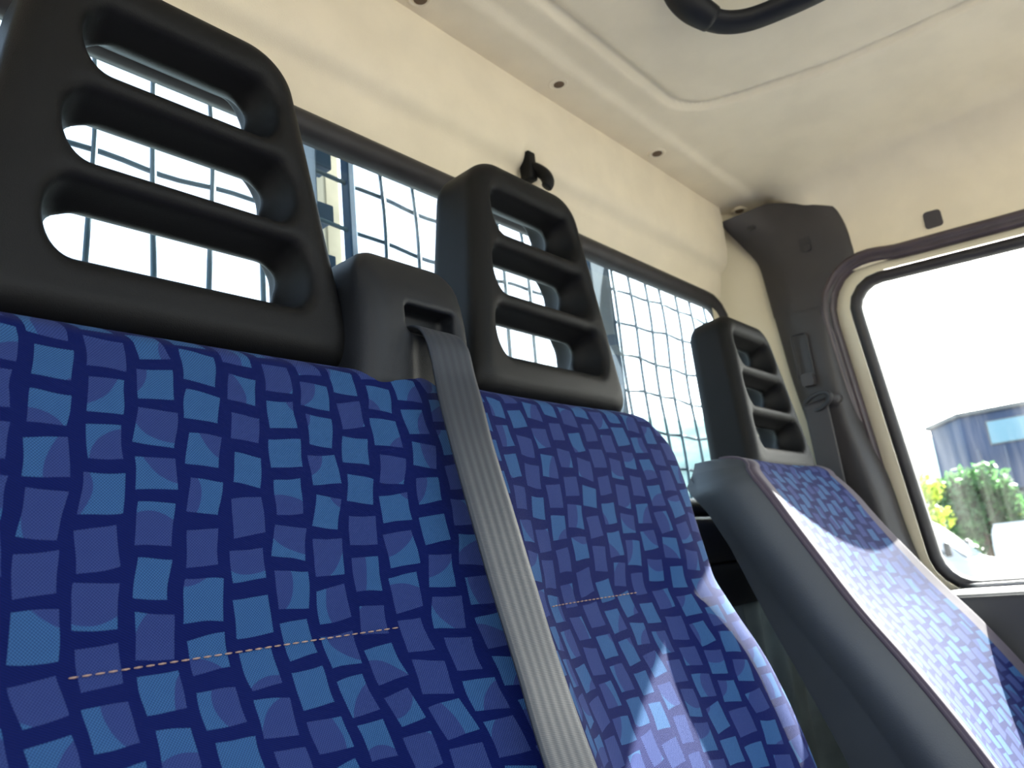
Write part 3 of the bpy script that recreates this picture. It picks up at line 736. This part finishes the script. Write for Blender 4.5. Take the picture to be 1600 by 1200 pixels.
# belt loop on the driver's door pillar
guide = empty('belt_guide', tuple(at_x(1277, 632, 1.42)), 'black oval belt loop with strap on the dark door pillar', 'belt guide')
a = np.linspace(0, 2 * math.pi, 40)
c = at_x(1277, 628, 1.418)
loop = [c + np.array([.012 * math.cos(t) , .029 * math.cos(t), .014 * math.sin(t) - .004 * math.cos(t)]) for t in a]
tube('loop', loop, .0045, M['dark_plastic'], guide, n=8)
tube('pivot_bolt', [c + np.array([.0, -.026, 0]), c + np.array([.035, -.026, .004])], .011, M['pillar_plastic'], guide, n=14)
gp = [c + np.array(q) for q in [(.008, .006, .002), (.0, .004, -.006), (.002, .004, -.03), (.008, .004, -.15), (.01, .004, -.40)]]
ribbon('strap', gp, .022, M['pillar_plastic'], guide, wdir=[(0, -1, 0.1)] * 5, n=40)

# ---------------------------------------------------------------- wire guard behind the rear window
YG = .72
guard = empty('wire_guard', (.68, YG, -1.0), 'blue-grey wire mesh guard with upright posts outside the rear window', 'mesh guard')
VX = [-.10, -.04, .02, .08, .14, .201, .262, .323, .385, .446, .631, .690, .753, .811, .872, .933, .994, 1.055, 1.2, 1.261, 1.321, 1.378, 1.446, 1.512, 1.580, 1.64]
HZ = [-.04, .035, .105, .171, .240, .312, .380, .450, .517, .588, .655]
for x in VX:
    ph = random.uniform(0, 6)
    tube('wire', [(x + .0022 * math.sin(z * 16 + ph), YG + .002 * math.sin(z * 23), z) for z in np.linspace(-.08, .70, 24)], .0032, M['guard_wire'], guard, n=6)
for z in HZ:
    ph = random.uniform(0, 6)
    tube('wire', [(x, YG + .004 + .001 * math.sin(x * 40), z + .0035 * math.sin(x * 14 + ph) + .0015 * math.sin(x * 51)) for x in np.linspace(-.13, 1.66, 90)], .0032, M['guard_wire'], guard, n=6)
box('post', (.511, YG + .02, .0), (.017, .02, .95), M['guard_post'], guard, bev=.004)
box('post', (.578, YG + .004, .0), (.0058, .008, .95), M['guard_post'], guard, bev=.002)
box('post', (1.160, YG + .02, .0), (.034, .02, .95), M['guard_post'], guard, bev=.004)
for z in (.43, .50, .575, .64): box('bracket', (.541, YG + .02, z - .03), (.014, .014, .012), M['guard_post'], guard, bev=.002)
box('rail', (.76, YG + .02, .72), (.92, .02, .02), M['guard_post'], guard, bev=.004)
tag(box('wooden_stake', (.6165, YG + .10, .10), (.014, .012, .62), M['wood'], bev=.003), 'pale wooden stake behind the guard post beside the first headrest', 'stake')

# ---------------------------------------------------------------- outside
GZ = -1.65
gnd = obj('floor', [(-300, -300, GZ), (900, -300, GZ), (900, 900, GZ), (-300, 900, GZ)], [(0, 1, 2, 3)], M['asphalt'], smooth=False)
gnd.name = 'ground'; tag(gnd, 'grey asphalt yard outside the cab', kind='structure')

def building():
    b = empty('building', (64, 4, GZ), 'dark blue-grey industrial building with a band of pale blue windows beyond the trees', 'building')
    y0 = 10.2; z0, z1 = 2.25, 7.45
    pts = [(60, y0), (64.5, 13.1), (90, 8.0), (86, -40), (60, -40)]
    def prism(name, P, za, zb, mat):
        n = len(P); V = [(x, y, za) for x, y in P] + [(x, y, zb) for x, y in P]
        return obj(name, V, [tuple(range(n)), tuple(range(n, 2 * n))] + [(i, (i + 1) % n, n + (i + 1) % n, n + i) for i in range(n)], mat, b, False)
    prism('upper_storey', pts, z0, z1, M['building']); 
    prism('ground_storey', [(62, y0 - 1.2), (66, 11), (88, 6), (86, -40), (62, -40)], GZ, z0, M['building_base'])
    prism('roof_edge', [(59.7, y0 + .1), (64.4, 13.4), (90, 8.2), (86, -40), (59.7, -40)], z1, z1 + .28, M['roof_edge'])
    y = 8.7
    for k in range(9):
        fr = box('window', (59.98, y - 1.15, 6.05), (.08, 1.2, .82), M['roof_edge'], b)
        p = box('pane', (59.88, y - 1.15, 6.05), (.03, 1.1, .74), M['far_glass']); p.parent = fr
        y -= 2.6
    for k in range(16):
        box('cladding_joint', (59.97, 9.6 - k * 1.6, (z0 + 5.1) / 2), (.04, .04, (5.1 - z0) / 2), M['building_base'], b)
building()

def van_profile():
    return [(-4.6, .35), (-4.7, 1.0), (-4.65, 1.9), (-4.5, 2.28), (-4.2, 2.36), (-1.0, 2.36), (-.35, 2.28), (.05, 2.08), (.62, 1.50), (.98, 1.14), (1.55, 1.02), (1.95, .88), (2.08, .62), (2.10, .35)]
def van(loc, rz, label, sc=1.0):
    b = empty('van', loc, label, 'van', 'white vans parked in the yard'); b.rotation_euler = (0, 0, rz); b.scale = (sc,) * 3
    def add(name, V, F, mat, smooth=False):
        o = link(name, mesh(name, V, F, smooth), mat); o.parent = b; return o
    pr = curve(van_profile(), 60); hw = lambda z: .98 - .16 * max(0, (z - 1.0) / 1.4) ** 1.3
    V = []; wsN = [-1, -.96, -.5, 0, .5, .96, 1]
    for s in wsN:
        for x, z in pr:
            k = 1 if abs(s) < .99 else .985
            V.append((x * k, s * hw(z), (z - .35) * (1 if abs(s) < .99 else .97) + .35))
    n = len(pr); F = [(a * n + i, a * n + (i + 1) % n, (a + 1) * n + (i + 1) % n, (a + 1) * n + i) for a in range(6) for i in range(n)]
    F += [tuple(range(n)), tuple(6 * n + i for i in range(n))[::-1]]
    add('body', V, F, M['white_paint'], True)
    # windscreen
    add('windscreen', [(.11, -.80, 2.06), (.11, .80, 2.06), (.97, .90, 1.19), (.97, -.90, 1.19)], [(0, 1, 2, 3)], M['dark_glass'])
    for s in (-1, 1):
        add('side_window', [(-.75, s * .895, 2.0), (-.05, s * .895, 1.98), (.55, s * .985, 1.30), (-.75, s * .985, 1.25)], [(0, 1, 2, 3)], M['dark_glass'])
        v, f = box_vf((.62, s * 1.14, 1.42), (.06, .12, .17), .03); add('mirror', v, f, M['dark_plastic'], True)
        v, f = box_vf((1.93, s * .74, .86), (.10, .16, .10), .03); add('headlight', v, f, M['metal'], True)
        for x in (-3.5, 1.25):
            v, f = tube_vf([(x, s * .80, .34), (x, s * .99, .34)], .34, 20, True, 1.0, (1, 0, 0)); add('wheel', v, f, M['tyre'])
    v, f = box_vf((2.06, 0, .50), (.08, .92, .16), .05); add('bumper', v, f, M['dark_plastic'], True)
    return b
van((20.0, 4.60, GZ), -math.pi / 2, 'white van with sloping windscreen parked nose to the right outside the door window', .88)
van((30, 1.55, GZ), -math.pi / 2, 'second white van, only its rear end seen at the right edge', .72)

def tree(loc, h, rad, mat, label, nl=2600, seed=1, zlow=.35):
    r = np.random.default_rng(seed); t = empty('tree', loc, label, 'tree', 'trees in front of the building'); L = np.array(loc, float)
    tr_ = tube('trunk', [L + np.array([.02 * k * k * .1, 0, h * .62 * k / 6]) for k in range(7)], np.linspace(.20, .06, 7), M['bark'], t, n=8)
    for k in range(6):
        a = r.uniform(0, 6.28); b0 = L + np.array([0, 0, h * r.uniform(.3, .55)])
        tube('branch', [b0, b0 + np.array([math.cos(a) * rad * .35, math.sin(a) * rad * .35, h * .14]), b0 + np.array([math.cos(a) * rad * .7, math.sin(a) * rad * .7, h * .24])], [.07, .045, .02], M['bark'], t, n=6)
    blobs = []
    for k in range(16):
        d = r.normal(size=3); d /= np.linalg.norm(d); q = r.uniform(.25, .8)
        blobs.append((np.array([d[0] * rad * q, d[1] * rad * q, h * (zlow + (1 - zlow) / 2) + d[2] * h * (1 - zlow) / 2 * q]), rad * r.uniform(.3, .5)))
    V, F = [], []
    for k in range(nl):
        c_, br = blobs[r.integers(len(blobs))]; d = r.normal(size=3); d /= np.linalg.norm(d)
        p = L + c_ + d * br * r.uniform(.6, 1.05); a_ = r.normal(size=3); a_ /= np.linalg.norm(a_); b_ = np.cross(a_, d + .01); b_ /= np.linalg.norm(b_) + 1e-9
        s = rad * r.uniform(.06, .11); i = len(V)
        V += [p - a_ * s, p + b_ * s * .55, p + a_ * s, p - b_ * s * .55]; F.append((i, i + 1, i + 2, i + 3))
    o = obj('crown', V, F, mat, t, False); o['kind'] = 'stuff'; return t
tree((42, 7.2, GZ), 4.95, 2.3, M['leaf'], 'broad dark green tree before the blue building', nl=4200, seed=3, zlow=.02)
tree((34, 8.25, GZ), 4.1, 1.35, M['leaf_light'], 'yellow-green bushy tree beside the window edge behind the van', seed=5, zlow=.2)
tree((47, 5.4, GZ), 3.2, 1.3, M['leaf_light'], 'low yellow-green shrub right of the dark tree', seed=8, zlow=.15)

# hills
def hill(name, r0, label):
    a = np.linspace(-.6, 1.5, 160)
    el = sinterp(a, [-.6, -.2, .1, .22, .35, .465, .53, .7, 1.0, 1.5], [.05, .07, .092, .113, .145, .178, .186, .19, .16, .12])
    top = r0 * 1.5 * (el + .004 * np.sin(a * 23) + .0025 * np.sin(a * 61 + 1))
    P = []
    for q, (rr, hh) in enumerate([(r0, 0), (r0 * 1.10, .30), (r0 * 1.22, .62), (r0 * 1.38, .90), (r0 * 1.5, 1.0), (r0 * 1.9, .6)]):
        P.append([(rr * math.cos(t), rr * math.sin(t), GZ + hh * p * (1 + .04 * math.sin(t * 40 + q) * (q in (1, 2, 3)))) for t, p in zip(a, top)])
    o = grid_obj(name, np.array(P), M['hill']); return tag(o, label, kind='structure')
hill('hill', 700, 'hazy green hills far behind the yard')
